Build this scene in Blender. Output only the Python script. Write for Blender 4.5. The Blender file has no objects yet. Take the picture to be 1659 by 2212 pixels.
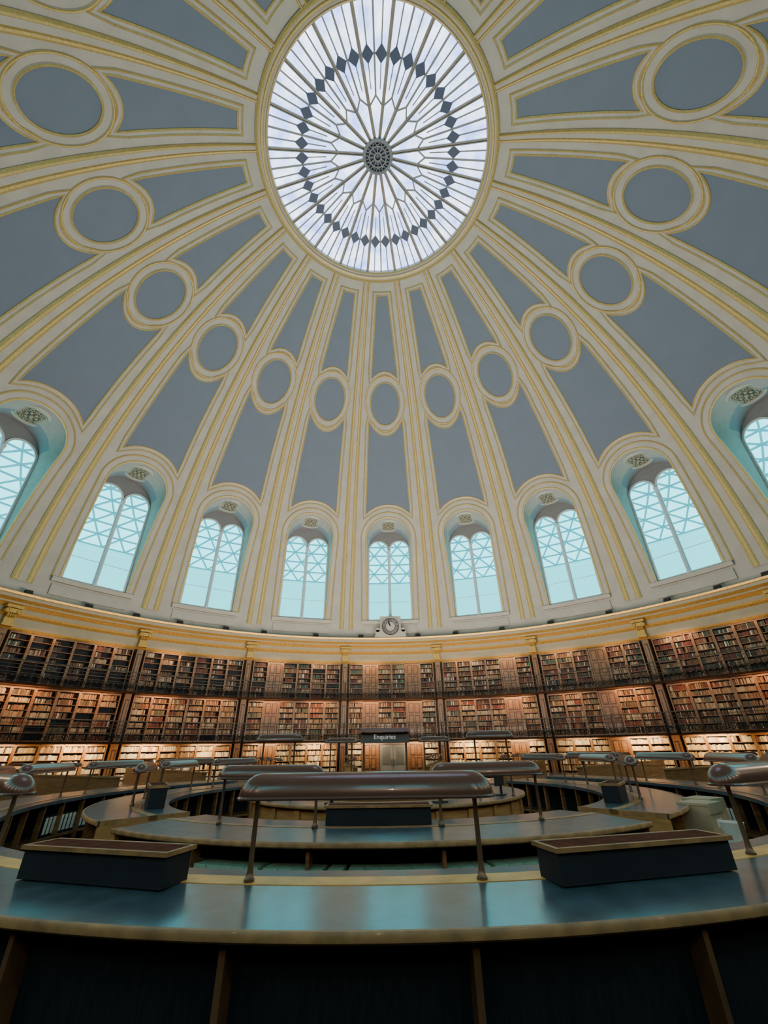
import bpy, math, random
from mathutils import Matrix, Vector
random.seed(7)
pi=math.pi; rad=math.radians; sin=math.sin; cos=math.cos
SC=bpy.context.scene; COL=SC.collection
# ------------------------------------------------------------ materials
def mat(name,col,rough=.6,metal=0.,var=.12,scale=3.,bump=0.,coat=0.,emis=None,estr=0.,attr=None,stretch=None,spec=None):
    m=bpy.data.materials.new(name); m.use_nodes=True
    nt=m.node_tree; b=nt.nodes['Principled BSDF']
    tc=nt.nodes.new('ShaderNodeTexCoord'); mp=nt.nodes.new('ShaderNodeMapping')
    nt.links.new(tc.outputs['Object'],mp.inputs[0])
    if stretch: mp.inputs['Scale'].default_value=stretch
    n=nt.nodes.new('ShaderNodeTexNoise'); n.inputs['Scale'].default_value=scale; n.inputs['Detail'].default_value=5
    nt.links.new(mp.outputs[0],n.inputs['Vector'])
    mr=nt.nodes.new('ShaderNodeMapRange'); mr.inputs[1].default_value=.3; mr.inputs[2].default_value=.7
    mr.inputs[3].default_value=1-var; mr.inputs[4].default_value=1+var
    nt.links.new(n.outputs[0],mr.inputs[0])
    vm=nt.nodes.new('ShaderNodeVectorMath'); vm.operation='SCALE'
    if attr:
        a=nt.nodes.new('ShaderNodeAttribute'); a.attribute_name=attr
        nt.links.new(a.outputs['Color'],vm.inputs[0])
    else: vm.inputs[0].default_value=col
    nt.links.new(mr.outputs[0],vm.inputs['Scale'])
    nt.links.new(vm.outputs[0],b.inputs['Base Color'])
    b.inputs['Roughness'].default_value=rough; b.inputs['Metallic'].default_value=metal
    b.inputs['Coat Weight'].default_value=coat
    if spec is not None: b.inputs['Specular IOR Level'].default_value=spec
    if bump:
        bp=nt.nodes.new('ShaderNodeBump'); bp.inputs['Strength'].default_value=bump; bp.inputs['Distance'].default_value=.02
        nt.links.new(n.outputs[0],bp.inputs['Height']); nt.links.new(bp.outputs[0],b.inputs['Normal'])
    if emis:
        b.inputs['Emission Color'].default_value=(*emis,1); b.inputs['Emission Strength'].default_value=estr
    return m
CREAM=mat('cream_plaster',(.46,.42,.36),.55,var=.09,scale=1.2)
CREAM2=mat('lit_cream_cornice',(.46,.37,.24),.5,var=.07,scale=1.2)  # cream copy with the cornice's warm lamplight put into its colour
REV=mat('shaded_window_reveal',(.42,.32,.27),.7,var=.06)  # plaster copy tinted browner to counter teal window light on the shaded reveal
GOLD=mat('gilding',(.58,.41,.15),.38,metal=.35,var=.18,scale=12,bump=.2)
GOLD2=mat('lit_gilding',(.66,.38,.09),.35,metal=.35,var=.2,scale=9,bump=.2)  # gilding copy, coloured stronger for the warm glow on the cornice
BLUE=mat('blue_grey_panel',(.14,.175,.235),.6,var=.04,scale=1.0)
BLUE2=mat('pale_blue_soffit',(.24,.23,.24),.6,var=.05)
WHITE=mat('white_paint',(.58,.62,.63),.45,var=.05)
DOORP=mat('grey_white_door_paint',(.26,.27,.265),.4,var=.05)
DGLS=mat('door_glass',(.14,.155,.155),.2,var=.05)
WOOD=mat('oak_wood',(.24,.115,.045),.4,var=.35,scale=2.5,stretch=(1,1,8),coat=.2)
STILE=mat('bookcase_oak',(.27,.13,.05),.4,var=.25,scale=2.5,stretch=(1,1,6),coat=.2)
LWOOD=mat('brightened_oak',(.42,.225,.085),.4,var=.25,scale=2.5,stretch=(1,1,8),coat=.2)  # oak copy lightened to offset the weak light at desk height
EDGE=mat('golden_wood_edge',(.85,.47,.13),.4,var=.2,scale=6,coat=.1)
EDGE2=mat('worn_wood_edge',(.30,.17,.07),.45,var=.35,scale=9,coat=.1)
DWOOD=mat('dark_walnut',(.09,.04,.018),.45,var=.3,scale=2.5,stretch=(1,1,6))
LEATH=mat('blue_leather',(.045,.088,.118),.32,var=.35,scale=5,bump=.22,coat=.6)
LEATH.node_tree.nodes['Principled BSDF'].inputs['Coat Roughness'].default_value=.17
DARK=mat('black_panel',(.015,.02,.028),.6,var=.2,spec=.25)
DFAB=mat('dark_blue_cloth',(.010,.016,.022),.85,var=.3,scale=9,stretch=(6,6,1),spec=.2)
DIVD=mat('dark_oak_divider',(.13,.065,.03),.6,var=.3,scale=4,spec=.2)
BRONZE=mat('brown_enamelled_metal',(.125,.06,.045),.26,metal=.2,var=.05,coat=.4)
POST=mat('bronze_post',(.18,.11,.07),.4,metal=.6,var=.15)
IRON=mat('black_iron',(.025,.022,.02),.5,metal=.4,var=.1)
RAIL=mat('railing_iron',(.06,.045,.032),.45,metal=.4,var=.1)
CARP=mat('dark_carpet',(.022,.026,.035),.95,var=.3,scale=20)
CARD=mat('cardboard',(.46,.36,.24),.8,var=.08)
GREEN=mat('green_cloth',(.26,.48,.38),.7,var=.2,scale=8)
PAPER=mat('white_paper',(.75,.74,.68),.8,var=.04)
DIAL=mat('clock_dial',(.22,.22,.205),.6,var=.05)
PLAST=mat('white_plastic',(.65,.68,.66),.4,var=.03)
SIGNW=mat('sign_lettering_glow',(.7,.7,.68),.5,var=.01,emis=(.8,.8,.75),estr=.3)  # faint glow put into the letters because the sign's face is unlit
SIGNB=mat('sign_board_dark',(.15,.14,.14),.4,var=.05)
SLAT=mat('red_brown_slats',(.12,.045,.028),.9,var=.2,scale=7,spec=.05)
LATT=mat('glowing_teal_lattice',(.06,.16,.19),.6,var=.05,emis=(.03,.20,.25),estr=1.0)  # weak glow put into the steel in place of sky light
OUTW=mat('glowing_court_stone',(.3,.45,.45),.8,var=.05,scale=.3,emis=(.13,.66,.72),estr=1.4)  # teal emission stands in for daylight falling on the court wall
NAVY=mat('blue_lantern_glass',(.03,.06,.13),.5,var=.1)
LBAR=mat('grey_lantern_bar',(.25,.25,.25),.5,var=.1)
ROSD=mat('rosette_brown',(.12,.085,.055),.6,var=.2)
ROSG=mat('rosette_relief',(.40,.33,.22),.5,var=.2)
BOOK=mat('book_bindings',(1,1,1),.65,var=.15,scale=10,attr='Col')
def emat(name,c0,c1,strength,scale,transp=None):
    m=bpy.data.materials.new(name); m.use_nodes=True; nt=m.node_tree; nt.nodes.clear()
    o=nt.nodes.new('ShaderNodeOutputMaterial'); e=nt.nodes.new('ShaderNodeEmission')
    tc=nt.nodes.new('ShaderNodeTexCoord'); n=nt.nodes.new('ShaderNodeTexNoise'); n.inputs['Scale'].default_value=scale; n.inputs['Detail'].default_value=6
    cr=nt.nodes.new('ShaderNodeValToRGB'); cr.color_ramp.elements[0].position=.35; cr.color_ramp.elements[1].position=.65
    cr.color_ramp.elements[0].color=(*c0,1); cr.color_ramp.elements[1].color=(*c1,1)
    nt.links.new(tc.outputs['Object'],n.inputs['Vector']); nt.links.new(n.outputs[0],cr.inputs[0]); nt.links.new(cr.outputs[0],e.inputs[0])
    e.inputs[1].default_value=strength
    if transp:
        t=nt.nodes.new('ShaderNodeBsdfTransparent'); t.inputs[0].default_value=(*transp,1)
        a=nt.nodes.new('ShaderNodeAddShader'); nt.links.new(t.outputs[0],a.inputs[0]); nt.links.new(e.outputs[0],a.inputs[1]); nt.links.new(a.outputs[0],o.inputs[0])
    else: nt.links.new(e.outputs[0],o.inputs[0])
    return m
LGLASS=emat('frosted_lantern_glass',(.26,.38,.85),(.70,.82,1.0),3.6,1.1)  # overcast sky light put into the frosted panes as emission
WGLASS=emat('glowing_window_glass',(.10,.62,.70),(.14,.68,.76),.22,.4,transp=(.80,.86,.86))  # emission added to the panes for incoming daylight, not haze
# ------------------------------------------------------------ mesh builder
class MB:
    def __init__(s): s.v=[];s.f=[];s.m=[]
    def add(s,vs,fs,m=0,M=None):
        o=len(s.v)
        if M is not None: vs=[tuple(M@Vector(v)) for v in vs]
        s.v+=[tuple(v) for v in vs]; s.f+=[tuple(i+o for i in f) for f in fs]; s.m+=[m]*len(fs)
    def box(s,c,d,m=0,M=None):
        x,y,z=c;a,b,e=d[0]/2,d[1]/2,d[2]/2
        s.add([(x-a,y-b,z-e),(x+a,y-b,z-e),(x+a,y+b,z-e),(x-a,y+b,z-e),(x-a,y-b,z+e),(x+a,y-b,z+e),(x+a,y+b,z+e),(x-a,y+b,z+e)],
              [(0,3,2,1),(4,5,6,7),(0,1,5,4),(1,2,6,5),(2,3,7,6),(3,0,4,7)],m,M)
    def beam(s,p0,p1,w,h,m=0,up=(0,0,1)):
        p0=Vector(p0);p1=Vector(p1);d=(p1-p0);L=d.length;d.normalize();u=Vector(up)
        if abs(d.dot(u))>.99:u=Vector((0,1,0))
        r=d.cross(u).normalized();u=r.cross(d)
        M=Matrix((( r.x,d.x,u.x,(p0.x+p1.x)/2),(r.y,d.y,u.y,(p0.y+p1.y)/2),(r.z,d.z,u.z,(p0.z+p1.z)/2),(0,0,0,1)))
        s.box((0,0,0),(w,L,h),m,M)
    def cyl(s,p0,p1,r0,r1=None,n=10,m=0):
        r1=r0 if r1 is None else r1
        p0=Vector(p0);p1=Vector(p1);d=(p1-p0).normalized();u=Vector((0,0,1)) if abs(d.z)<.9 else Vector((1,0,0))
        a=d.cross(u).normalized();b=d.cross(a)
        vs=[p0+(a*cos(2*pi*i/n)+b*sin(2*pi*i/n))*r0 for i in range(n)]+[p1+(a*cos(2*pi*i/n)+b*sin(2*pi*i/n))*r1 for i in range(n)]
        s.add(vs,[(i,(i+1)%n,n+(i+1)%n,n+i) for i in range(n)]+[tuple(range(n))[::-1],tuple(range(n,2*n))],m)
    def turn(s,prof,n=14,m=0,M=None,c=(0,0,0)):
        vs=[(c[0]+r*cos(2*pi*i/n),c[1]+r*sin(2*pi*i/n),c[2]+z) for r,z in prof for i in range(n)]
        fs=[(k*n+i,k*n+(i+1)%n,(k+1)*n+(i+1)%n,(k+1)*n+i) for k in range(len(prof)-1) for i in range(n)]
        fs+=[tuple(range(n))[::-1],tuple(range((len(prof)-1)*n,len(prof)*n))]
        s.add(vs,fs,m,M)
    def torus(s,c,R,r,m=0,M=None,n=20,k=6,axis='y',sx=1.,sz=1.):
        vs=[]
        for i in range(n):
            a=2*pi*i/n
            for j in range(k):
                b=2*pi*j/k; q=R+r*cos(b)
                p=(q*cos(a)*sx,r*sin(b),q*sin(a)*sz) if axis=='y' else (q*cos(a)*sx,q*sin(a)*sz,r*sin(b))
                vs.append((c[0]+p[0],c[1]+p[1],c[2]+p[2]))
        s.add(vs,[(i*k+j,i*k+(j+1)%k,((i+1)%n)*k+(j+1)%k,((i+1)%n)*k+j) for i in range(n) for j in range(k)],m,M)
    def sph(s,c,r,m=0,M=None,n=10,k=6,sq=(1,1,1)):
        pr=[(r*sin(pi*j/k)+1e-4,-r*cos(pi*j/k)) for j in range(k+1)]
        vs=[(c[0]+q*cos(2*pi*i/n)*sq[0],c[1]+q*sin(2*pi*i/n)*sq[1],c[2]+z*sq[2]) for q,z in pr for i in range(n)]
        s.add(vs,[(a*n+i,a*n+(i+1)%n,(a+1)*n+(i+1)%n,(a+1)*n+i) for a in range(k) for i in range(n)],m,M)
    def lathe(s,prof,a0,a1,n,ms=0,closed=False,caps=False):
        # prof (r,z); angle from +y clockwise, degrees
        full=abs(a1-a0)>=359.9; K=len(prof); N=n if full else n+1
        vs=[]
        for i in range(N):
            t=rad(a0+(a1-a0)*i/n)
            for r,z in prof: vs.append((r*sin(t),r*cos(t),z))
        o=len(s.v); s.v+=vs
        segs=K if closed else K-1
        for i in range(n):
            j=(i+1)%N
            for k in range(segs):
                l=(k+1)%K
                s.f.append((o+i*K+k,o+i*K+l,o+j*K+l,o+j*K+k)); s.m.append(ms if isinstance(ms,int) else ms[k])
        if caps and not full:
            s.f.append(tuple(o+k for k in range(K))[::-1]); s.m.append(ms if isinstance(ms,int) else ms[0])
            s.f.append(tuple(o+(N-1)*K+k for k in range(K))); s.m.append(ms if isinstance(ms,int) else ms[0])
    def rbox(s,r0,r1,z0,z1,a0,a1,n,m=0):
        s.lathe([(r0,z0),(r1,z0),(r1,z1),(r0,z1)],a0,a1,n,m,closed=True,caps=True)
    def mesh(s,name,mats,smooth=True):
        me=bpy.data.meshes.new(name); me.from_pydata(s.v,[],s.f)
        for m in (mats if isinstance(mats,(list,tuple)) else [mats]): me.materials.append(m)
        me.polygons.foreach_set('material_index',s.m)
        if smooth:
            me.polygons.foreach_set('use_smooth',[True]*len(s.f)); me.set_sharp_from_angle(angle=rad(35))
        me.update(); return me
    def obj(s,name,mats,parent=None,label=None,cat=None,kind=None,smooth=True,group=None):
        return mk(name,s.mesh(name,mats,smooth),parent,label,cat,kind,group)
def mk(name,data,parent=None,label=None,cat=None,kind=None,group=None):
    o=bpy.data.objects.new(name,data); COL.objects.link(o)
    if data is None: o.empty_display_size=.2
    if parent: o.parent=parent
    if label:o['label']=label
    if cat:o['category']=cat
    if kind:o['kind']=kind
    if group:o['group']=group
    return o
def ctree(root,M=None,name=None):
    n=root.copy(); COL.objects.link(n)
    if name:n.name=name
    if M is not None:n.matrix_world=M
    for c in list(root.children):
        k=c.copy(); COL.objects.link(k); k.parent=n
        for g in list(c.children):
            q=g.copy(); COL.objects.link(q); q.parent=k
    return n
def RZ(deg): return Matrix.Rotation(-rad(deg),4,'Z')
T=Matrix.Translation
def textmesh(s,size,ext=.01,m=None,spacing=1.):
    c=bpy.data.curves.new('lettering','FONT'); c.body=s;c.size=size;c.extrude=ext;c.align_x='CENTER';c.align_y='CENTER';c.space_character=spacing;c.resolution_u=3
    o=bpy.data.objects.new('t',c);COL.objects.link(o)
    dg=bpy.context.evaluated_depsgraph_get()
    me=bpy.data.meshes.new_from_object(o.evaluated_get(dg)); bpy.data.objects.remove(o); bpy.data.curves.remove(c)
    me.materials.clear(); me.materials.append(m); return me
TR=[0]
def tname(): TR[0]+=1; return 'trim_%d'%TR[0]
# ------------------------------------------------------------ dome
R=21.9; B=24.3; Z0=6.65; K=23.0; CD=10.5; EYE=1.95; RO=5.9
def V(deg): return rad(deg)*K
def sv(e):  # surveyed elevation (from a standpoint CD from the axis, at eye level) -> meridian coordinate
    t=math.tan(rad(e)); a=B; b=R*t; c=CD*t-(Z0-EYE)
    return (math.atan2(b,a)+math.asin(c/math.hypot(a,b)))*K
def P(a,v,h=0,rib=False):
    ph=v/K; r=R*cos(ph); th=a/r
    nx,nz=cos(ph)/R,sin(ph)/B; l=math.hypot(nx,nz); nx/=l;nz/=l
    rr=r-h*nx
    return (rr*sin(th),rr*cos(th),Z0+B*sin(ph)-h*nz)
VT=math.acos(RO/R)*K
V0=math.asin((9.95-Z0)/B)*K
VS=math.asin((10.6-Z0)/B)*K; VA=sv(28.94); VSP=VA-V(4.3); OW=1.80
def opn(v):
    if v<VS-1e-6 or v>VA: return 0
    if v<=VSP: return OW
    return OW*math.sqrt(max(0,1-((v-VSP)/(VA-VSP))**2))
mb=MB()
rows=[(V0,0),(VS,0),(VS,1)]+[(VS+(VSP-VS)*i/14,1) for i in range(1,15)]+[(VSP+(VA-VSP)*sin(pi/2*i/16),1) for i in range(1,17)]
rows+=[(VA+(VT-VA)*i/60,0) for i in range(1,61)]
NC=12
for bay in range(20):
    M=RZ(bay*18); vs=[];fs=[]
    for v,fl in rows:
        half=R*cos(v/K)*rad(9); o=opn(v) if fl else 0
        for i in range(NC+1): vs.append(P(-half+(half-o)*i/NC,v))
        for i in range(NC+1): vs.append(P(o+(half-o)*i/NC,v))
    W=2*(NC+1)
    for k in range(len(rows)-1):
        if k==1: continue
        for i in list(range(NC))+list(range(NC+1,2*NC+1)):
            fs.append((k*W+i,k*W+i+1,(k+1)*W+i+1,(k+1)*W+i))
    mb.add(vs,fs,0,M)
mb.obj('ceiling',[CREAM],label='cream plaster dome with tall window openings',kind='structure')
def sweep(mb,path,prof,ms,closed=True,flip=False,taper=None):
    n=len(path);nor=[]
    for i in range(n):
        def tg(a,b):
            dx,dy=path[b][0]-path[a][0],path[b][1]-path[a][1];l=math.hypot(dx,dy) or 1;return (dy/l,-dx/l)
        if closed: a=tg((i-1)%n,i);b=tg(i,(i+1)%n)
        else: a=tg(max(i-1,0),max(i,1));b=tg(min(i,n-2),min(i+1,n-1))
        sx,sy=a[0]+b[0],a[1]+b[1];l=math.hypot(sx,sy) or 1;sx/=l;sy/=l
        c=max(.55,sx*a[0]+sy*a[1]); g=(-1 if flip else 1)/c
        nor.append((sx*g,sy*g))
    vs=[];k=len(prof)
    for (a,v),(nx,ny) in zip(path,nor):
        for q,h in prof: vs.append(P(a+nx*q,v+ny*q,h))
    o=len(mb.v);mb.v+=vs
    for i in range(n if closed else n-1):
        j=(i+1)%n
        for p in range(k-1):
            mb.f.append((o+i*k+p,o+i*k+p+1,o+j*k+p+1,o+j*k+p)); mb.m.append(ms[p])
FR=[(0,0),(0,.04),(.045,.07),(.09,.05),(.10,.03),(.20,.02),(.22,.05),(.26,.07),(.30,.04),(.32,0)]
FM=[1,1,1,0,0,0,1,1,0]
VC=sv(44.2); VCu=sv(46.87); VCl=sv(41.5); OB=(VCu-VCl)/2; VC=(VCu+VCl)/2
AO=1.58; BO=(sv(48.48)-sv(40.1))/2
def panel(ub,ut,Vb,Vt,nu=14,nt=14):
    g=[]
    for j in range(nt+1):
        t=j/nt; row=[]
        for i in range(nu+1):
            u=-1+2*i/nu
            row.append((u*(ub*(1-t)+ut*t),Vb(u*ub)*(1-t)+Vt(u*ut)*t))
        g.append(row)
    m=MB(); m.add([P(a,v,.012) for r in g for a,v in r],[(j*(nu+1)+i,j*(nu+1)+i+1,(j+1)*(nu+1)+i+1,(j+1)*(nu+1)+i) for j in range(nt) for i in range(nu)],0)
    out=g[0]+[g[j][nu] for j in range(1,nt)]+g[nt][::-1]+[g[j][0] for j in range(nt-1,0,-1)]
    return m,out
el=lambda a:BO*math.sqrt(max(0,1-(a/AO)**2))
p_up,o_up=panel(.96,.36,lambda a:VC+el(a),lambda a:sv(57.07))
p_lo,o_lo=panel(1.76,1.31,lambda a:sv(30.72)-2.0*(1-math.sqrt(max(0,1-(a/2.3)**2))),lambda a:VC-el(a))
m_fr=MB()
sweep(m_fr,o_up,FR,FM); sweep(m_fr,o_lo,FR,FM)
oval=[(1.09*cos(2*pi*i/48),VC+OB*sin(2*pi*i/48)) for i in range(48)]
sweep(m_fr,oval,[(0,0),(0,.05),(.05,.08),(.10,.05),(.13,0)],[1,1,1,0])
ov2=[(1.45*cos(2*pi*i/56),VC+(BO-.47)*sin(2*pi*i/56)) for i in range(56)]
sweep(m_fr,ov2,[(0,0),(.02,.05),(.05,.08),(.09,.08),(.12,.04),(.14,0)],[0,1,1,1,0])
p_ov=MB(); p_ov.add([P(0,VC,.012)]+[P(1.10*q*cos(2*pi*i/48),VC+(OB+.01)*q*sin(2*pi*i/48),.012) for q in (.5,1) for i in range(48)],
   [(0,1+i,1+(i+1)%48) for i in range(48)]+[(1+i,49+i,49+(i+1)%48,1+(i+1)%48) for i in range(48)],0)
ap=[(-OW,VS+(VSP-VS)*i/10) for i in range(10)]+[(-OW*cos(pi*i/30),VSP+(VA-VSP)*sin(pi*i/30)) for i in range(31)]+[(OW,VSP+(VS-VSP)*i/10) for i in range(1,11)]
sweep(m_fr,ap,[(-.03,-.05),(-.03,.05),(.03,.06),(.08,.04),(.10,.02),(.34,.02),(.36,.05),(.40,.07),(.45,.04),(.47,0)],[0,1,1,0,0,0,1,1,0],closed=False,flip=True)
# sill ledge
m_fr.lathe([(21.7,10.33),(21.46,10.33),(21.42,10.42),(21.40,10.56),(21.7,10.6)],-5.8,5.8,10,[0]*4,caps=True)
m_fr.lathe([(21.8,9.6),(21.62,9.62),(21.58,10.2),(21.7,10.25)],-5.4,5.4,10,[0]*3,caps=True)
root=m_fr.obj(tname(),[CREAM,GOLD],label='cream and gilded mouldings framing blue dome panels',kind='structure')
for m in (p_up,p_lo,p_ov): m.obj('recessed_panel',[BLUE],parent=root)
for b in range(1,20): ctree(root,RZ(18*b),tname())
# ribs
m=MB(); N=60; VR=sv(58.6); vv=[V0+(VR-V0)*i/N for i in range(N+1)]
cs=[(-1,0),(-1,.05),(-.88,.09),(-.72,.13),(-.48,.12),(-.34,.06),(0,.05),(.34,.06),(.48,.12),(.72,.13),(.88,.09),(1,.05),(1,0)]
cm=[0,1,1,1,1,0,0,1,1,1,1,0]
vs=[]
for v in vv:
    w=.05+.0215*R*cos(v/K)
    for a,h in cs: vs.append(P(a*w,v,h))
k=len(cs)
for i in range(N):
    for j in range(k-1): m.f.append((i*k+j,i*k+j+1,(i+1)*k+j+1,(i+1)*k+j)); m.m.append(cm[j])
m.v=vs
rib=m.obj(tname(),[CREAM,GOLD],label='gilded dome rib running up to the lantern',kind='structure'); rib.matrix_world=RZ(9)
for b in range(1,20): ctree(rib,RZ(9+18*b),tname())
# ------------------------------------------------------------ windows
YW=21.70; SP=16.55; IT=1.66; LS=16.58; LR=.82; LC=.88
inn=[(-1.76,10.6+(SP-10.6)*i/10) for i in range(10)]+[(-1.76*cos(pi*i/30),SP+IT*sin(pi*i/30)) for i in range(31)]+[(1.76,SP-(SP-10.6)*i/10) for i in range(1,11)]
m=MB(); S=5
for i,((a,v),(x,z)) in enumerate(zip(ap,inn)):
    p=Vector(P(a,v));q=Vector((x,YW,z))
    for s in range(S+1): m.v.append(tuple(p.lerp(q,s/S)))
n=len(ap)
for i in range(n-1):
    for s in range(S):
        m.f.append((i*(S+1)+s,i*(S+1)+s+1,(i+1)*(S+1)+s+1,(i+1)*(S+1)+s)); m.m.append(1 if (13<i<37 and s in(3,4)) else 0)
m.add([P(-OW,VS),(-1.7,YW+.2,10.6),(1.7,YW+.2,10.6),P(OW,VS)],[(0,1,2,3)],0)
def hole(x):
    d=abs(abs(x)-LC)
    if d>=LR: return None
    return LS+math.sqrt(max(0,LR**2-d*d))
xs=sorted(set([round(-1.76+3.52*i/68,4) for i in range(69)]+[-LC-LR,-LC+LR,LC-LR,LC+LR]))
ot=lambda x:SP+IT*math.sqrt(max(0,1-(x/1.76)**2))
for x0,x1 in zip(xs[:-1],xs[1:]):
    xm=(x0+x1)/2;
    h0,h1=hole(x0),hole(x1)
    if hole(xm) is None:
        z1=min(LS+.15,ot(x0),ot(x1))
        m.add([(x0,YW,10.6),(x1,YW,10.6),(x1,YW,z1),(x0,YW,z1)],[(0,1,2,3)],2)
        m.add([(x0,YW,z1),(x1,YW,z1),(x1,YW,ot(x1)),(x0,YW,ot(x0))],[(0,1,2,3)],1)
    else:
        h0=h0 or LS;h1=h1 or LS
        m.add([(x0,YW,h0),(x1,YW,h1),(x1,YW,max(h1,ot(x1))),(x0,YW,max(h0,ot(x0)))],[(0,1,2,3)],1)
        m.add([(x0,YW,10.6),(x1,YW,10.6),(x1,YW,10.74),(x0,YW,10.74)],[(0,1,2,3)],2)
def lpts(sx): return [(sx-LR,10.7)]+[(sx-LR*cos(pi*i/18),LS+LR*sin(pi*i/18)) for i in range(19)]+[(sx+LR,10.7)]
for sx in(-LC,LC):
    pts=lpts(sx)
    for a,b in zip(pts[:-1],pts[1:]):
        m.beam((a[0],YW-.02,a[1]),(b[0],YW-.02,b[1]),.12,.08,2,up=(0,1,0))
    m.beam((sx-LR,YW+.03,12.1),(sx+LR,YW+.03,12.1),.03,.03,2)
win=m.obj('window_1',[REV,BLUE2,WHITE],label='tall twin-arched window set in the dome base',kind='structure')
c=MB(); c.turn([(.13,0),(.13,.12),(.08,.2),(.07,5.55),(.11,5.65),(.14,5.8),(.16,5.9)],12,0,c=(0,YW-.1,10.6)); c.obj('mullion_column',[WHITE],parent=win)
for sx in(-LC,LC):
    g=MB(); pts=lpts(sx)
    g.add([(x,YW+.08,z) for x,z in pts],[tuple(range(len(pts)))],0); g.obj('glass_pane',[WGLASS],parent=win,smooth=False)
# rosette on soffit
p=Vector(P(0,VA)); q=Vector((0,YW,SP+IT)); d=(q-p).normalized(); c0=p.lerp(q,.5)
nrm=Vector((1,0,0)).cross(d).normalized()
if nrm.z>0:nrm=-nrm
MM=Matrix(((1,d.x,nrm.x,c0.x),(0,d.y,nrm.y,c0.y+.0),(0,d.z,nrm.z,c0.z),(0,0,0,1)))@Matrix.Scale(1.2,4)
r=MB(); r.turn([(.80,-.05),(.80,.05),(.74,.1),(.66,.1),(.62,.04)],28,0,MM); r.turn([(.62,-.04),(.62,.045)],28,2,MM); r.torus((0,0,.06),.58,.03,1,MM,axis='z',n=28)
for i in range(12):
    t=i*pi/6; r.torus((.42*cos(t),.42*sin(t),.06),.07,.025,1,MM,axis='z',n=10,k=5)
for i in range(6):
    t=i*pi/3; r.sph((.22*cos(t),.22*sin(t),.07),.07,1,MM,8,4); r.beam(tuple(MM@Vector((.1*cos(t),.1*sin(t),.06))),tuple(MM@Vector((.34*cos(t+.3),.34*sin(t+.3),.06))),.03,.03,1)
r.sph((0,0,.1),.09,1,MM,8,5); r.obj('rosette',[CREAM,ROSG,ROSD],parent=win)
for b in range(1,20): ctree(win,RZ(18*b),'window_%d'%(b+1))
# ------------------------------------------------------------ lantern (designed at 6.13 m radius then scaled)
QS=RO/6.13; LM=T((0,0,Z0+B*sin(VT/K)-31.60*QS))@Matrix.Diagonal((QS,QS,QS,1))
lz=lambda r:31.62+(6.13-r)/6.13*1.28
g=MB(); g.lathe([(.5,lz(.5)+.05),(3,lz(3)+.05),(6.13,lz(6.13)+.05)],0,360,80,0)
lan=g.obj('window_21',[LGLASS],label='round frosted glass lantern crowning the dome',kind='structure')
def pol(r,a,dz=0): return (r*sin(rad(a)),r*cos(rad(a)),lz(r)+dz)
for i in range(20):
    a=i*18+9; b=MB(); w=.06
    for s in(-1,1):
        b.beam((pol(.8,a)[0]+s*w*cos(rad(a)),pol(.8,a)[1]-s*w*sin(rad(a)),lz(.8)-.05),(pol(6.13,a)[0]+s*w*cos(rad(a)),pol(6.13,a)[1]-s*w*sin(rad(a)),lz(6.13)-.05),.05,.10,0)
    b.beam(pol(.8,a,0),pol(6.13,a,0),.07,.06,1)
    b.obj('glazing_rib',[LBAR,ROSG],parent=lan)
    b=MB(); a2=a+9
    b.beam(pol(2.75,a2,-.03),pol(6.13,a2,-.03),.09,.06)
    b.beam(pol(2.75,a2,-.03),pol(2.3,a2-9,-.03),.08,.06); b.beam(pol(2.75,a2,-.03),pol(2.3,a2+9,-.03),.08,.06)
    b.obj('glazing_rib',[LBAR],parent=lan)
for i in range(40):
    a=i*9+4.5; b=MB()
    b.beam(pol(4.6,a,-.02),pol(6.13,a,-.02),.065,.04)
    b.beam(pol(3.0,a,-.02),pol(4.1,a,-.02),.05,.04)
    b.beam(pol(4.35,a-4.5,-.02),pol(4.35,a+4.5,-.02),.05,.04)
    b.obj('glazing_bar',[LBAR],parent=lan)
    b=MB(); w=.31*180/pi/4.35
    top=[pol(4.72,a,-.1),pol(4.35,a+w,-.1),pol(3.98,a,-.1),pol(4.35,a-w,-.1)]
    b.add(top+[(x,y,z+.06) for x,y,z in top],[(0,1,2,3),(7,6,5,4),(0,4,5,1),(1,5,6,2),(2,6,7,3),(3,7,4,0)],0)
    b.obj('diamond_pane',[NAVY],parent=lan,smooth=False)
h=MB(); zc=lz(.8)-.12
h.torus((0,0,zc),.8,.1,0,axis='z',n=36,k=8); h.torus((0,0,zc),.5,.04,0,axis='z',n=30); h.torus((0,0,zc),.2,.05,0,axis='z')
for i in range(12):
    t=i*pi/6; h.torus((.65*cos(t),.65*sin(t),zc),.1,.03,0,axis='z',n=10,k=5); h.beam((.2*cos(t),.2*sin(t),zc),(.56*cos(t),.56*sin(t),zc),.04,.05)
h.lathe([(.01,zc+.12),(.78,zc+.12)],0,360,30,1)
h.obj('hub',[LBAR,NAVY],parent=lan)
lan.matrix_world=LM
m=MB()
pr=[(6.80,31.42),(6.78,31.28),(6.68,31.22),(6.60,31.30),(6.52,31.32),(6.47,31.24),(6.38,31.28),(6.33,31.40),(6.26,31.42),(6.22,31.36),(6.14,31.45),(6.13,31.72)]
m.lathe(pr,0,360,120,[0,1,1,0,1,1,0,0,1,1,0])
m.obj(tname(),[CREAM,GOLD],label='gilded ring moulding around the lantern',kind='structure').matrix_world=LM
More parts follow.
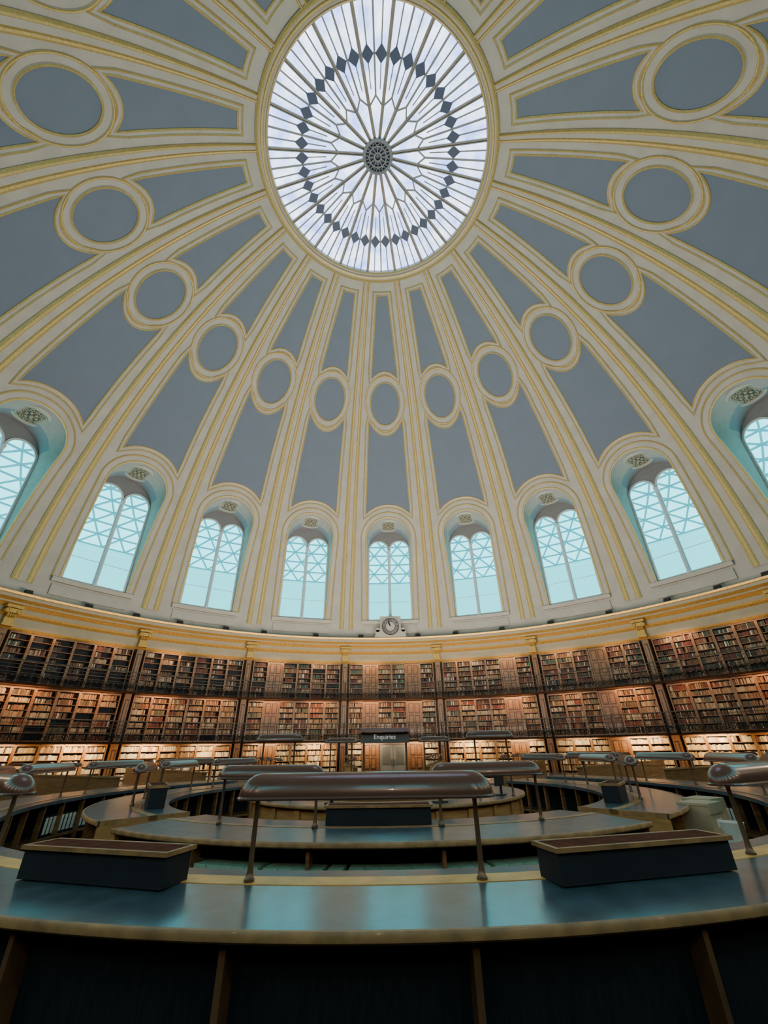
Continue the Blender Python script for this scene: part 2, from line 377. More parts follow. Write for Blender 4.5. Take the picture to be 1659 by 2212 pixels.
# ------------------------------------------------------------ cornice, wall, floor
DR=.6
m=MB()
pr=[(21.3,7.40),(20.72,7.40),(20.66,7.46),(20.72,7.53),(20.74,7.56),(20.74,8.02),(20.68,8.04),(20.62,8.12),(20.68,8.2),(20.7,8.24),(20.7,8.46),(20.6,8.5),(20.5,8.6),(20.42,8.62),(20.42,8.7),(20.3,8.78),(20.22,8.82),(20.22,8.98),(20.16,9.0),(20.12,9.1),(20.2,9.15),(21.15,9.17),(21.10,9.97)]
pr=[(a+DR,b) for a,b in pr]
cm=[0,1,1,1,0,1,1,1,1,0,1,1,1,0,1,1,0,1,1,1,2,2]
m.lathe(pr,0,360,160,cm); m.obj(tname(),[CREAM2,GOLD2,CREAM],label='cream and gold cornice circling above the bookcases',kind='structure')
m=MB(); m.lathe([(22.0,-.02),(22.0,7.6)],0,360,120,0); m.obj('wall_perimeter',[DWOOD],label='dark wood-lined circular wall',kind='structure')
m=MB(); m.rbox(.001,22.0,-.2,0,0,360,90,0); m.obj('floor',[CARP],label='dark carpeted floor',kind='structure')
# consoles
m=MB(); 
m.box((0,21.12,8.44),(.72,.4,.14),0); m.box((0,21.15,8.24),(.56,.34,.2),0); m.box((0,21.22,7.85),(.42,.24,.62),0)
for s in(-1,1): m.cyl((s*.25,20.95,8.22),(s*.25,21.26,8.22),.12,n=14); m.torus((s*.25,20.95,8.22),.08,.03,0,n=14)
for i in range(4): m.sph((-.15+.1*i,21.05,8.02),.065,0,None,8,5,(.8,1,1.9))
m.box((0,21.16,7.56),(.5,.28,.1),0)
con=m.obj(tname(),[GOLD2,CREAM],label='gilded scrolled capital under the cornice',kind='structure'); con.matrix_world=RZ(9)
for b in range(1,20): ctree(con,RZ(9+18*b),tname())
# frieze lettering
me=textmesh('The Walter and Leonore Annenberg Centre',.30,.006,GOLD)
xs=[v.co.x for v in me.vertices]; sc=4.9/(max(xs)-min(xs)); fr=20.725+DR
for v in me.vertices:
    x,y,z=v.co; t=x*sc/fr; r_=fr-z; v.co=(r_*sin(t),r_*cos(t),7.79+y)
mk(tname(),me,label='gold lettering along the cream frieze',kind='structure')
# clock
F=20.15+DR
clk=mk('wall_clock',None,label='round cream clock with Roman numerals on the cornice',cat='clock')
b=MB(); b.box((0,.1,0),(1.40,.25,1.40),0); b.turn([(.66,0),(.66,.1),(.6,.14),(.55,.1),(.55,0)],40,0,T((0,-.0,0))@Matrix.Rotation(pi/2,4,'X'))
for s in(-1,1):
    b.box((s*.84,.1,-.45),(.32,.2,.5),0); b.cyl((s*.84,0,-.2),(s*.84,.2,-.2),.14,n=14)
b.box((0,.1,-.65),(2.1,.22,.1),0)
b.obj('case',[CREAM],parent=clk); 
b=MB(); b.turn([(.56,0),(.56,.05)],40,0,Matrix.Rotation(pi/2,4,'X')@T((0,0,.06))); b.turn([(.3,0),(.3,.054)],40,1,Matrix.Rotation(pi/2,4,'X')@T((0,0,.06))); b.obj('dial',[DIAL,CREAM],parent=clk)
b=MB(); b.torus((0,-.115,0),.32,.016,0,n=40); b.torus((0,-.115,0),.54,.022,0,n=40); b.obj('dial_ring',[IRON],parent=clk)
for i,s in enumerate(['XII','I','II','III','IV','V','VI','VII','VIII','IX','X','XI']):
    me=textmesh(s,.19,.006,IRON); o=mk('numeral',me,parent=clk)
    a=i*pi/6; o.matrix_local=T((.425*sin(a),-.12,.425*cos(a)))@Matrix.Rotation(a,4,'Y')@Matrix.Rotation(pi/2,4,'X')
for nm,ang,L,w in(('hour_hand',rad(329),.28,.06),('minute_hand',rad(342),.46,.05)):
    b=MB(); b.beam((0,-.14,0),(L*sin(ang),-.14,L*cos(ang)),.012,w,0,up=(cos(ang),0,-sin(ang))); b.obj(nm,[IRON],parent=clk)
clk.matrix_world=T((0,F+.14,9.95))@Matrix.Scale(1.13,4)
# floodlights
m=MB(); m.box((0,0,.17),(.34,.14,.2),0); m.box((0,0,.03),(.2,.16,.06),0); m.beam((-.19,0,.03),(-.19,0,.2),.03,.05); m.beam((.19,0,.03),(.19,0,.2),.03,.05)
fl=m.mesh('floodlight',[IRON])
FLA=[-62,-54,-47,-40,-32,-25,-15,-6,5.5,13,22,31,41,50,57,63]+[80,100,120,140,160,180,200,220,240,260,280]  # second list: fixtures out of view, added to carry the fill beams
for a in FLA:
    o=mk('floodlight',fl,label='small black floodlight standing on the cornice ledge',cat='floodlight',group='floodlights on the cornice'); o.matrix_world=RZ(a)@T((0,21.25,9.175))
# ------------------------------------------------------------ outside court
m=MB(); NR=10; rr=[22.8+19.2*i/(NR-1) for i in range(NR)]
zz=[21.0+1.3*sin(pi*i/(NR-1)) for i in range(NR)]; st=3.0
nd=lambda i,j:(rr[i]*sin(rad((j+.5*(i%2))*st)),rr[i]*cos(rad((j+.5*(i%2))*st)),zz[i])
for i in range(NR):
    for j in range(-34,35):
        m.beam(nd(i,j),nd(i,j+1),.12,.14)
        if i<NR-1:
            m.beam(nd(i,j),nd(i+1,j),.12,.14); m.beam(nd(i,j),nd(i+1,j-1 if i%2==0 else j+1),.12,.14)
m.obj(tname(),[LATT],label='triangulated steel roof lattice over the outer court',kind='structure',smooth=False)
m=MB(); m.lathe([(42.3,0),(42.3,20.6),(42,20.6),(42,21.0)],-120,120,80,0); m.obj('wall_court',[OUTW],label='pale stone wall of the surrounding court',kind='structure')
# ------------------------------------------------------------ bookcases
TZ=[0,2.5,5.0]; FRr=20.75+DR; UW=1.003; UA=2.706
pat={0:'sdssds',1:'ssssds',-1:'sdssss',2:'sssdss',-2:'ssssss',3:'ssssss',-3:'ssssss',4:'ssssss',-4:'ssssss'}
m=MB(); hw=UW/2
for s in(-1,1): m.box((s*(hw-.02),.17,1.19),(.04,.34,2.38),0)
m.box((0,.335,1.19),(UW-.08,.02,2.38),1); m.box((0,.17,.035),(UW-.08,.32,.07),0); m.box((0,.15,2.375),(UW-.08,.34,.04),0)
for s in(-1,1): m.box((s*(hw-.03),-.012,1.19),(.06,.024,2.38),0)
m.box((0,-.006,2.35),(UW-.12,.012,.07),0)
cb=m.mesh('bookcase',[STILE,DARK]); m=MB(); m.box((0,.17,-.0125),(UW-.08,.29,.025),0); sh=m.mesh('shelf',[STILE])
# panel door
m=MB(); m.box((0,.1,1.19),(UW,.12,2.38),0)
for z0,z1 in((.12,.75),(.85,1.5),(1.6,2.25)):
    for x0,x1 in((-.38,-.04),(.04,.38)):
        cx,cz=(x0+x1)/2,(z0+z1)/2; m.box((cx,.03,cz),(x1-x0,.03,z1-z0),1); m.box((cx,.015,cz),(x1-x0-.1,.03,z1-z0-.12),0)
pd=m.mesh('panelled_cupboard',[WOOD,DWOOD]); m=MB(); m.sph((.0,-.0,1.15),.03,0); kb=m.mesh('knob',[GOLD])
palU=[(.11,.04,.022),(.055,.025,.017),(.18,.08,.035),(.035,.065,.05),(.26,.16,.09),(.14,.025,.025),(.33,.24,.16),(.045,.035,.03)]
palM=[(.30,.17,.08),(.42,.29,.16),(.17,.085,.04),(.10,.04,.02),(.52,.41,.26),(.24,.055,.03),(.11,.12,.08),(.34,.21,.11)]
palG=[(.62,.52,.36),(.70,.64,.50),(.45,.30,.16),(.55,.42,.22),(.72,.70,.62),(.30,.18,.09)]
books=[]
for bay in range(-4,5):
    p=pat[bay]
    for t in range(3):
        for u,ch in enumerate(p):
            al=bay*18+(u-2.5)*UA
            if bay==0 and t==0 and u in(2,3): continue
            Mu=RZ(al)@T((0,FRr,TZ[t]))
            if ch=='d':
                o=mk('panelled_cupboard',pd,label='dark oak panelled cupboard between bookcases',cat='cupboard',group='panelled cupboards in the book wall'); o.matrix_world=Mu
                mk('knob',kb,parent=o); continue
            o=mk('bookcase',cb,label='tall oak bookcase filled with old volumes',cat='bookcase',group='bookcases of the circular wall'); o.matrix_world=Mu
            for k in range(7):
                zk=.095+k*.325
                if k>0:
                    q=mk('shelf',sh,parent=o); q.location=(0,0,zk)
                fill=.97
                if t==2: fill={-3:.5,-4:.5,-2:.6,-1:.75}.get(bay,.97)
                if t==1: fill={-3:.8,-2:.85,-1:.9}.get(bay,.97)
                if random.random()>fill+.12 and fill<.92: continue
                x=-hw+.045; end=hw-.045
                if fill<.9: end-=random.random()*(1-fill)*UW*1.2
                big=(t==0 and random.random()<.35)
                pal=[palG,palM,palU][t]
                base=random.choice(pal); rowh=random.uniform(.2,.27)
                while x<end-.03:
                    if random.random()<.06: base=random.choice(pal)
                    w=random.uniform(.09,.16) if big else random.uniform(.028,.062)
                    if x+w>end: break
                    hh=min(.29,rowh*random.uniform(.86,1.08)); d=random.uniform(.17,.22)
                    c=random.choice(pal) if random.random()<.25 else base
                    if t==2 and random.random()<.012: c=(.02,.25,.10)
                    if random.random()<.05: c=(.6,.58,.5)
                    f=random.uniform(.6,1.3); c=tuple(min(1,q*f) for q in c)
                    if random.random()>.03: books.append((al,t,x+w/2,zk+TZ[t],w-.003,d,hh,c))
                    x+=w
def vis(b):
    al,t,x,z,w,d,h,c=b; a=rad(al); X=FRr*sin(a)+x*cos(a); Y=FRr*cos(a)-x*sin(a)+CD; zz_=z-1.95
    D=.8686*Y+.4955*zz_; px=900*X/D
    if abs(px)>815 or t==0: return 0
    return w*h/D**2
order=sorted(range(len(books)),key=lambda i:-vis(books[i])); ind=set(order[:300])
vs=[];fs=[];cols=[]
for i,bk in enumerate(books):
    if i in ind: continue
    al,t,x,z,w,d,h,c=bk; a=rad(-al); ca,sa=cos(a),sin(a); o=len(vs)
    for dx,dy,dz in((-1,0,0),(1,0,0),(1,1,0),(-1,1,0),(-1,0,1),(1,0,1),(1,1,1),(-1,1,1)):
        X=x+dx*w/2;Y=FRr+.05+dy*d; vs.append((X*ca-Y*sa,X*sa+Y*ca,z+dz*h))
    fs+=[(o,o+3,o+2,o+1),(o+4,o+5,o+6,o+7),(o,o+1,o+5,o+4),(o+1,o+2,o+6,o+5),(o+2,o+3,o+7,o+6),(o+3,o,o+4,o+7)]
    cols+=[c]*24
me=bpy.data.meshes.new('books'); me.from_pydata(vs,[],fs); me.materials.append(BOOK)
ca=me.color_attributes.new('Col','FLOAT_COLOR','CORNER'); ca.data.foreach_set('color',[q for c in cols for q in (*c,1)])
mk('books',me,label='thousands of old bound volumes filling the shelves',cat='books',kind='stuff')
bm_=[]
refc=[(.14,.055,.028),(.31,.18,.09),(.42,.30,.18),(.05,.035,.025),(.24,.05,.03),(.52,.43,.29),(.05,.085,.06),(.19,.095,.045)]
for i,c in enumerate(refc):
    mt=mat('book_cloth_%d'%i,c,.6,var=.2,scale=6); m=MB()
    m.box((-.46,.5,.5),(.08,1,1),0); m.box((.46,.5,.5),(.08,1,1),0)
    sp=[(-.5,.04),(-.3,-.01),(0,-.03),(.3,-.01),(.5,.04)]
    m.add([(a,b,z) for z in(0,1) for a,b in sp]+[(a,.08,z) for z in (0,1) for a,b in sp],[(j,j+1,6+j,5+j) for j in range(4)]+[(5+j,6+j,16+j,15+j) for j in range(4)],0)
    for z in(.2,.8): m.box((0,-.02,z),(.8,.03,.02),1)
    m.box((0,.52,.5),(.84,.9,.95),2); bm_.append(m.mesh('book',[mt,GOLD,PAPER]))
names=['dark brown','tan','light tan','black','red','cream','dark green','brown']
for i in ind:
    al,t,x,z,w,d,h,c=books[i]; k=min(range(8),key=lambda j:sum((c[q]-refc[j][q])**2 for q in range(3)))
    o=mk('book',bm_[k],label=names[k]+' bound old volume standing on a shelf',cat='book',group='bound volumes on the wall shelves')
    o.matrix_world=RZ(al)@T((x,FRr+.05,z))@Matrix.Diagonal((w,d,h,1))
# pilasters
m=MB(); m.box((0,21.47,3.7),(.34,.46,7.4),0)
for t in range(3): m.box((0,21.23,TZ[t]+1.2),(.2,.03,1.9),1); m.box((0,21.21,TZ[t]+1.2),(.12,.03,1.75),0)
pl=m.mesh('pilaster',[STILE,DWOOD])
for b in range(-5,5): mk(tname(),pl,label='oak pilaster between the bookcase bays',kind='structure').matrix_world=RZ(9+18*b)
# galleries
for z in (2.5,5.0):
    m=MB(); m.lathe([(21.7,z-.09),(20.6,z-.09),(20.55,z-.05),(20.52,z),(20.55,z-.0),(21.7,z-.0)],-100,100,100,[0,0,0,0,0]); m.obj(tname(),[DWOOD,WOOD],label='narrow gallery floor in front of bookcases',kind='structure')
rr_=20.58
rl=mk('gallery_railing',None,label='black iron gallery railing with scrollwork',cat='railing',group='gallery railings')
m=MB(); m.rbox(rr_-.03,rr_+.03,.97,1.01,-9,9,14); m.obj('top_rail',[RAIL],parent=rl)
for z in(.42,.6,.78):
    m=MB(); m.rbox(rr_-.012,rr_+.012,z,z+.024,-9,9,14); m.obj('rail',[RAIL],parent=rl)
for i in range(13):
    m=MB(); a=rad(-9+1.5*i+(0.1 if i==0 else 0)); m.cyl((rr_*sin(a),rr_*cos(a),0),(rr_*sin(a),rr_*cos(a),.97),.02,n=8); m.obj('post',[RAIL],parent=rl)
m=MB()
for i in range(24):
    a=-8.6+i*.748; m.torus((0,rr_,.21),.11,.018,0,RZ(a),n=12,k=4); m.torus((0,rr_,.21),.045,.018,0,RZ(a),n=8,k=4)
m.rbox(rr_-.01,rr_+.01,.05,.07,-9,9,14); m.rbox(rr_-.01,rr_+.01,.34,.36,-9,9,14); m.obj('scrollwork',[IRON],parent=rl)
first=True
for z in(2.5,5.0):
    for b in range(-4,5):
        Mx=RZ(18*b)@T((0,0,z))
        if first: rl.matrix_world=Mx; first=False
        else: ctree(rl,Mx)
# door
d=mk('door_1',None,label='pale grey double door below the galleries',kind='structure')
m=MB(); m.box((-.98,21.45,1.2),(.1,.3,2.4),0); m.box((.98,21.45,1.2),(.1,.3,2.4),0); m.box((0,21.45,2.33),(1.9,.3,.14),0); m.obj('door_frame',[WOOD],parent=d)
for s in(-1,1):
    m=MB(); m.box((s*.46,21.5,1.13),(.9,.06,2.24),0)
    m.box((s*.46,21.46,1.6),(.5,.03,1.0),1)
    for z in (.55,): m.box((s*.46,21.465,z),(.6,.02,.7),0)
    l=m.obj('door_leaf',[DOORP,DGLS],parent=d)
    m=MB(); m.cyl((s*.1,21.42,1.0),(s*.1,21.42,1.4),.02); m.obj('handle',[IRON],parent=l)
# ------------------------------------------------------------ counters
def counter(r0,r1,a0,a1,zt,label,dstep=.75,lip=None,mode='panel',off=0.,lw=.06,slope=0.):
    n=max(8,int(abs(a1-a0)/1.5)); root=mk('curved_catalogue_counter',None,label=label,cat='counter')
    cap=.3 if abs(a1-a0)<359 else 0
    m=MB(); s0=r0 if lip is None else lip; ze=zt-slope
    m.lathe([(s0+lw,zt-.05-slope),(r1-.035,ze-.05),(r1-.035,ze),(s0+lw,zt)],a0+cap,a1-cap,n,0,closed=True,caps=True); m.obj('leather_top',[LEATH],parent=root)
    m=MB(); m.lathe([(r1-.03,ze-.05),(r1-.01,ze-.05),(r1+.005,ze-.038),(r1+.005,ze-.012),(r1-.004,ze+.003),(r1-.028,ze+.003)],a0,a1,n,0,closed=True,caps=True)
    m.obj('front_edge',[EDGE2],parent=root)
    m=MB(); m.rbox(s0-.06,s0+lw-.005,zt-.06,zt+.004,a0,a1,n); m.obj('back_edge',[EDGE if mode=='panel' else EDGE2],parent=root)
    if lip is not None:
        m=MB(); m.rbox(r0,s0-.065,zt-.06,zt-.004,a0+cap,a1-cap,n); m.obj('rear_leather_top',[LEATH],parent=root)
    if cap:
        for aa in(a0,a1-cap*.9):
            m=MB(); m.rbox(r0,r1-.055,ze-.065,ze+.002,aa,aa+cap*.9,1); m.obj('end_edge',[EDGE2],parent=root)
    m=MB(); zb=ze-.06
    if mode=='panel':
        m.rbox(r0+.1,r1-.20,.1,zb,a0+.4,a1-.4,n,0)
    elif mode=='shelves':
        m.rbox((r0+r1)/2-.02,(r0+r1)/2+.02,.08,zb,a0+.4,a1-.4,n,0); m.rbox(r0+.08,r1-.08,.56,.6,a0+.4,a1-.4,n,1); 
    else:
        m.rbox(r0+.1,r1-.1,.08,zb,a0,a1,n,1)
    m.rbox(r0+.12,r1-.12,0,.08,a0+.2,a1-.2,n,1)
    W_=LWOOD if mode=='solid' else WOOD
    m.obj('body',[DFAB,W_],parent=root)
    da=math.degrees(dstep/r1); k=int((a1-a0-1)/da); st_=(a0+a1)/2-k*da/2+off
    zh=zb-.01
    for i in range(k+1):
        a=st_+i*da
        if a<a0 or a>a1: continue
        m=MB()
        if mode=='solid': m.box((0,r1-.09,(zh+.08)/2),(.1,.05,zh-.08),0,RZ(a))
        else:
            m.box((0,r1-.14,(zh+.06)/2),(.036,.13,zh-.06),0,RZ(a))
            m2=MB(); m2.box((0,r0+.1,(zh+.08)/2),(.05,.08,zh-.08),0,RZ(a)); m2.obj('divider',[WOOD],parent=root)
        m.obj('divider',[DIVD if mode=='panel' else W_],parent=root)
    if cap:
        for a in(a0+.25,a1-.25):
            m=MB()
            m.box((0,(r0+r1)/2,zb/2),(.05,r1-r0-.08,zb),0,RZ(a))
            for q in (-.25,.25):
                m.box((.0,(r0+r1)/2+q*(r1-r0-.1),.58),(.08,(r1-r0)*.36,.74),1,RZ(a)); m.box((.0,(r0+r1)/2+q*(r1-r0-.1),.58),(.1,(r1-r0)*.24,.6),0,RZ(a))
            m.obj('end_panel',[LWOOD,EDGE2],parent=root)
    return root
ZT=1.193
counter(6.58,7.66,138,222,ZT,'long curved counter with glossy blue leather top',lip=6.85,off=4.9+.3,dstep=1.31,lw=.14,slope=.035)
counter(6.36,7.49,47,132,ZT,'curved blue-topped counter holding rows of catalogues',lip=6.64,mode='shelves')
counter(6.36,7.49,228,313,ZT,'curved blue-topped counter holding rows of catalogues',lip=6.64,mode='shelves')
counter(4.16,5.39,143,217,ZT,'curved blue-topped counter with open shelves beneath',lip=4.68,mode='shelves',dstep=1.37,off=0,slope=.03)
counter(4.16,5.39,48,137,ZT,'curved wooden counter with blue leather top',lip=4.68,mode='shelves')
counter(4.16,5.39,223,312,ZT,'curved wooden counter with blue leather top',lip=4.68,mode='shelves')
c=counter(2.13,2.79,0,360,ZT,'round central issue desk with panelled oak sides',mode='solid',dstep=.6)
m=MB(); m.turn([(1.10,0),(1.10,1.22),(1.2,1.26),(1.2,1.32),(1.15,1.34)],40); m.turn([(1.1,1.345),(1.1,1.355)],40,1)
m.obj('raised_round_desk',[WOOD,LEATH],label='raised round oak desk in the middle of the room',cat='desk')
# catalogue volumes
def vol(matc,w,lab):
    m=MB(); m.box((0,.15,.17),(w,.3,.34),0); 
    if lab: m.box((0,-.004,.18),(w*.8,.008,.26),1)
    else: m.box((0,-.003,.25),(w*.8,.006,.05),1)
    return m.mesh('catalogue_volume',[matc,PAPER])
vg=vol(GREEN,.15,False); vw=vol(DARK,.10,True)
a=145.5
while a<214.5:
    o=mk('catalogue_volume',vg,label='green cloth catalogue volume under the counter',cat='book',group='green catalogue volumes under the counter')
    o.matrix_world=RZ(a)@T((0,5.28,.6))@Matrix.Rotation(pi,4,'Z')
    a+=math.degrees((.155+random.choice([0,0,.004,.05]))/5.3)
for rng in((50,98),(262,310)):
    a=rng[0]
    while a<rng[1]:
        if random.random()<.95:
            o=mk('catalogue_volume',vw,label='black catalogue binder with a white spine label',cat='book',group='labelled binders under the counter'); o.matrix_world=RZ(a)@T((0,6.5,.6))
        a+=math.degrees(.125/6.5)
# ------------------------------------------------------------ lamps
def lamp(L,pd_,ph,label,dep=.15,hh=.19,group='brown hooded desk lamps'):
    root=mk('desk_lamp',None,label=label,cat='lamp',group=group)
    m=MB(); n=40;k=18; e=.16
    for sc_ in(1,.94):
        vs=[]
        for i in range(n+1):
            t=-1+2*i/n; x=(L/2)*sin(t*pi/2) ; q=max(0,(abs(x)-(L/2-e))/e); s=math.sqrt(max(0,1-min(1,q)**2))
            for j in range(k+1):
                b=pi*j/k; vs.append((x*(1 if sc_==1 else .985),-dep*cos(b)*s*sc_,hh*sin(b)*s*sc_))
        m.add(vs,[(i*(k+1)+j,i*(k+1)+j+1,(i+1)*(k+1)+j+1,(i+1)*(k+1)+j) for i in range(n) for j in range(k)],0)
    pts=[]
    for sg in(1,-1):
        for i in range(n+1):
            t=-1+2*i/n; x=(L/2)*sin(t*pi/2)*sg; q=max(0,(abs(x)-(L/2-e))/e); s=math.sqrt(max(0,1-min(1,q)**2)); pts.append((x,-dep*s*sg,0))
    for p0,p1 in zip(pts,pts[1:]+pts[:1]):
        if (Vector(p0)-Vector(p1)).length>1e-3: m.cyl(p0,p1,.012,n=6)
    o=m.obj('lamp_shade',[BRONZE],parent=root); o.location=(0,0,ph)
    for s in(-1,1):
        m=MB(); m.turn([(.036,0),(.036,.014),(.026,.025),(.021,.05),(.018,.09),(.016,ph-.03),(.02,ph-.02),(.02,ph+.1)],12,0,c=(s*pd_,0,0)); m.obj('post',[POST],parent=root)
    m=MB(); m.cyl((-L/2+.15,0,.05),(L/2-.15,0,.05),.018,n=8); o=m.obj('lamp_tube',[PLAST],parent=root); o.location=(0,0,ph)
    return root
lA=lamp(1.83,.776,.465,'long brown metal hooded lamp on the blue counter',.132,.15)
lA.matrix_world=RZ(180)@T((0,6.89,ZT+.004))
for a in(148,213): ctree(lA,RZ(a)@T((0,6.89,ZT+.004)))
for a in (60,80,100,120,240,260,280,300): ctree(lA,RZ(a)@T((0,6.64,ZT+.004)))
lB=lamp(1.47,.64,.47,'brown metal hooded lamp on the inner counter',.12,.14)
lB.matrix_world=RZ(163.5)@T((0,4.68,ZT+.004))
for a in(196.5,): ctree(lB,RZ(a)@T((0,4.68,ZT+.004)))
for a in(60,85,110,250,275,300): ctree(lB,RZ(a)@T((0,4.68,ZT+.004)))
lC=lamp(.92,.3,.93,'tall brown hooded lamp on the central desk',.10,.12)
lC.matrix_world=T((-2.02,-1.38,ZT))
ctree(lC,T((2.02,-1.38,ZT)))
ctree(lC,RZ(30)@T((0,2.46,ZT))); ctree(lC,RZ(-30)@T((0,2.46,ZT)))
# ------------------------------------------------------------ slatted book racks
def rack(L,label):
    root=mk('slatted_book_box',None,label=label,cat='box',group='long dark boxes on the counters')
    m=MB(); m.box((0,0,.085),(L,.25,.17),0); m.obj('body',[DARK],parent=root)
    m=MB(); m.box((0,-.135,.18),(L+.04,.03,.025),0); m.box((0,.135,.18),(L+.04,.03,.025),0)
    for s in(-1,1): m.box((s*(L/2+.005),0,.18),(.03,.24,.025),0)
    m.obj('rim',[EDGE2],parent=root)
    m=MB()
    for i in range(6): m.box((0,-.1+.04*i,.182),(L-.02,.028,.02),0)
    m.obj('slatted_top',[SLAT],parent=root); return root
rk=rack(1.23,'long black box with slatted wooden top on the counter')
rk.matrix_world=RZ(195.3)@T((0,7.02,ZT))
ctree(rk,RZ(164.5)@T((0,7.02,ZT))@Matrix.Diagonal((1.12,1,1,1)))
for a in(180,): ctree(rk,RZ(a)@T((0,4.41,ZT)))
for a in(240,): ctree(rk,RZ(a)@T((0,4.40,ZT))@Matrix.Diagonal((.7,1,1.6,1)))
for a in(122,): ctree(rk,RZ(a)@T((0,4.40,ZT))@Matrix.Diagonal((.6,1,1.3,1)))
# ------------------------------------------------------------ radial reading desks
rd=mk('reading_desk',None,label='long radial reading desk with blue leather top',cat='desk',group='radial reading desks')
for s in(-1,1):
    m=MB(); m.box((s*.58,4.4,.76),(.95,8.8,.05),0); m.obj('leather_top',[LEATH],parent=rd)
    m=MB(); m.box((s*1.075,4.4,.755),(.04,8.84,.07),0); m.obj('edge',[EDGE2],parent=rd)
m=MB(); m.box((0,4.4,.66),(.18,8.8,1.32),0); m.box((0,4.4,1.34),(.26,8.9,.04),1); m.obj('partition',[WOOD,EDGE2],parent=rd)
for i in range(7):
    for s in(-1,1):
        m=MB(); m.box((s*.58,.06+i*1.445,.365),(.9,.05,.73),0); m.obj('support_panel',[WOOD],parent=rd)
lD=lamp(1.1,.42,.26,'brown hooded reading lamp above the desk partition',.10,.10)
fst=True
for k in range(-5,5):
    a=9+18*k; Mx=RZ(a)@T((0,9.2,0))
    if fst: rd.matrix_world=Mx
    else: ctree(rd,Mx)
    for i in range(5):
        Ml=RZ(a)@T((0,9.2+.9+i*1.75,1.36))@Matrix.Rotation(pi/2,4,'Z')
        if fst and i==0: lD.matrix_world=Ml
        else: ctree(lD,Ml)
    fst=False
# ------------------------------------------------------------ sign
sg=mk('enquiries_sign',None,label='dark hanging sign reading Enquiries above central desk',cat='sign'); sg.location=(.0,-1.0,0)
m=MB(); m.box((0,0,2.158),(.96,.06,.19),0); m.obj('board',[SIGNB],parent=sg)
m=MB(); m.add([(-.52,-.15,2.26),(.52,-.15,2.26),(.52,.15,2.26),(-.52,.15,2.26),(-.46,-.06,2.33),(.46,-.06,2.33),(.46,.06,2.33),(-.46,.06,2.33)],[(0,1,2,3),(4,5,6,7),(0,1,5,4),(1,2,6,5),(2,3,7,6),(3,0,4,7)],0); m.obj('hood',[BRONZE],parent=sg,smooth=False)
for s in(-.42,.42):
    m=MB(); m.turn([(.05,1.355),(.05,1.37),(.02,1.40),(.02,2.26)],10,0,c=(s,.0,0)); m.obj('post',[POST],parent=sg)
me=textmesh('Enquiries',.12,.004,SIGNW); o=mk('lettering',me,parent=sg); o.matrix_local=T((0,-.036,2.17))@Matrix.Rotation(pi/2,4,'X')
# ------------------------------------------------------------ cardboard boxes, bin, monitors
def cbox(w,d,h,x,y,z,rz,lab):
    root=mk('storage_box',None,label=lab,cat='box',group='storage boxes behind the counter'); root.matrix_world=T((x,y,z))@Matrix.Rotation(rad(rz),4,'Z')
    m=MB(); m.box((0,0,h/2),(w,d,h),0); m.obj('body',[CARD],parent=root)
    m=MB(); m.box((0,0,h+.01),(w+.02,d+.02,.03),0); m.box((0,-d/2-.006,h-.05),(w+.02,.012,.1),0); m.obj('lid',[CARD],parent=root)
    m=MB(); m.box((0,-d/2-.004,h*.45),(w*.4,.006,h*.25),0); m.obj('label_card',[PAPER],parent=root)
for (x,y,nst) in [(3.75,-4.4,2),(4.35,-4.0,2),(4.1,-3.4,2),(4.65,-2.95,3),(4.85,-3.5,2),(5.05,-2.4,3)]:
    for q in range(nst):
        cbox(.5,.38,.38,x,y,q*.41,38+random.uniform(-3,3),'beige cardboard storage box stacked on the floor')
m=MB(); m.turn([(.10,0),(.125,.27),(.135,.29),(.12,.29),(.10,.03)],20); o=m.obj('waste_bin',[PLAST],label='white plastic bin on the cardboard boxes',cat='bin'); o.location=(4.35,-4.0,.825)
mon=mk('computer_monitor',None,label='black computer monitor on the curved counter',cat='monitor',group='computer monitors')
m=MB(); m.box((0,0,.3),(.45,.03,.3),0); m.obj('screen',[DARK],parent=mon)
m=MB(); m.box((0,.02,.09),(.05,.03,.18),0); m.box((0,0,.01),(.2,.16,.02),0); m.obj('stand',[IRON],parent=mon)
mon.matrix_world=RZ(200)@T((0,2.45,ZT))
for a in(158,120,240): ctree(mon,RZ(a)@T((0,2.45,ZT)))
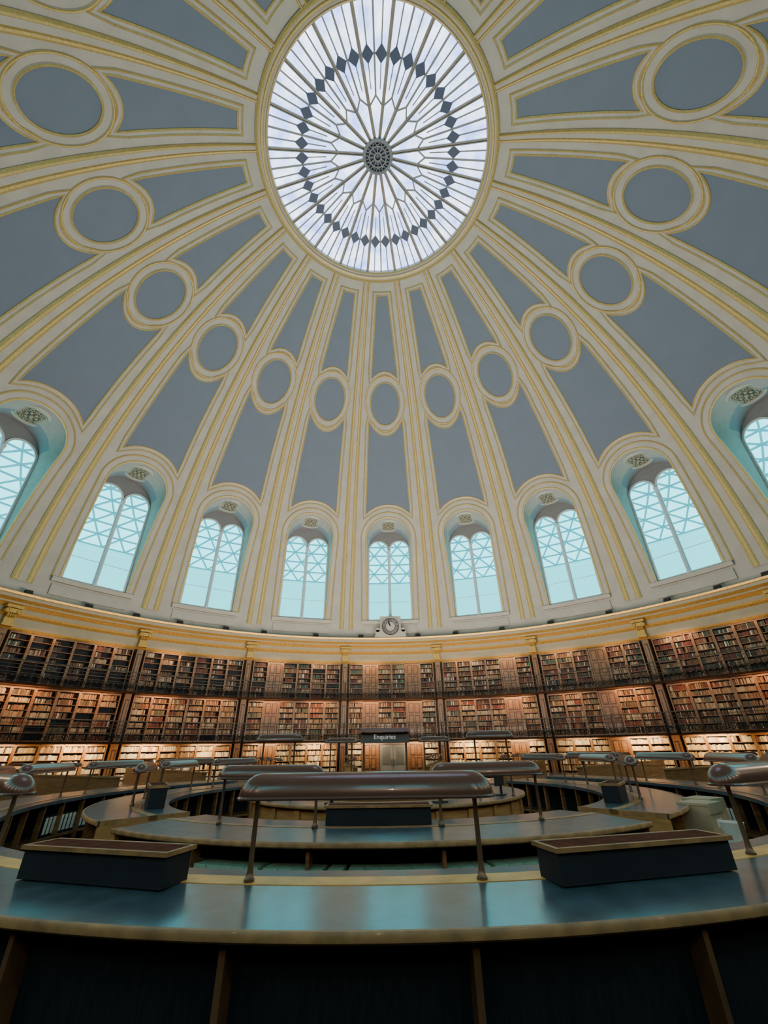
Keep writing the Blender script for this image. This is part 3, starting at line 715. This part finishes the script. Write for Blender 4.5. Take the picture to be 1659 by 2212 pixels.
# ------------------------------------------------------------ lights
def area(loc,rot,sx,sy,e,col,nm='shelf_light'):
    l=bpy.data.lights.new('strip','AREA'); l.shape='RECTANGLE'; l.size=sx;l.size_y=sy;l.energy=e;l.color=col
    o=bpy.data.objects.new(nm,l); COL.objects.link(o); o.matrix_world=loc@rot
    return l
for b in range(-4,5):
    for z,e,c in((2.36,95,(1,.60,.24)),(4.86,36,(1,.46,.15)),(7.34,15,(1,.56,.24))):
        if b==0 and z<3: e*=.5
        for hf in(-1,1):
            area(RZ(18*b+hf*4.3)@T((0,(20.05 if z<7 else 20.3)+DR,z)),Matrix.Rotation(rad(50),4,'X'),1.6,.12,e*.5*random.uniform(.45,1.6),c)
# warm fill beams added at the unseen floodlights to brighten desks and shelves
for a in FLA:
    if abs(a)<64: continue
    l=bpy.data.lights.new('hall_fill','SPOT'); l.energy=430; l.color=(1,.74,.50); l.spot_size=rad(75); l.spot_blend=1; l.shadow_soft_size=.04
    o=bpy.data.objects.new('hall_fill_beam',l); COL.objects.link(o)
    o.matrix_world=RZ(a)@T((0,21.12,9.36))@Matrix.Rotation(rad(-60),4,'X')
# added fill disc brightening the dome, not a lamp of the room
l=area(T((0,6.5,3.2))@Matrix.Rotation(rad(-8),4,'X'),Matrix.Rotation(pi,4,'X'),13,13,3900,(1,.87,.72),'dome_fill_disc'); l.shape='DISK'
w=bpy.data.worlds.new('World'); SC.world=w; w.use_nodes=True
w.node_tree.nodes['Background'].inputs[0].default_value=(.19,.76,.86,1); w.node_tree.nodes['Background'].inputs[1].default_value=3.4
# ------------------------------------------------------------ camera
cam=bpy.data.cameras.new('Camera'); co=bpy.data.objects.new('Camera',cam); COL.objects.link(co)
cam.sensor_fit='VERTICAL'; cam.sensor_height=36; cam.lens=900/2212*36; cam.clip_end=300
co.matrix_world=T((.23,-10.5,1.95))@Matrix.Rotation(rad(1.05),4,'Z')@Matrix.Rotation(rad(90+29.7),4,'X')@Matrix.Rotation(rad(-.9),4,'Z')
SC.camera=co
SC.view_settings.view_transform='AgX'
SC.view_settings.exposure=.3
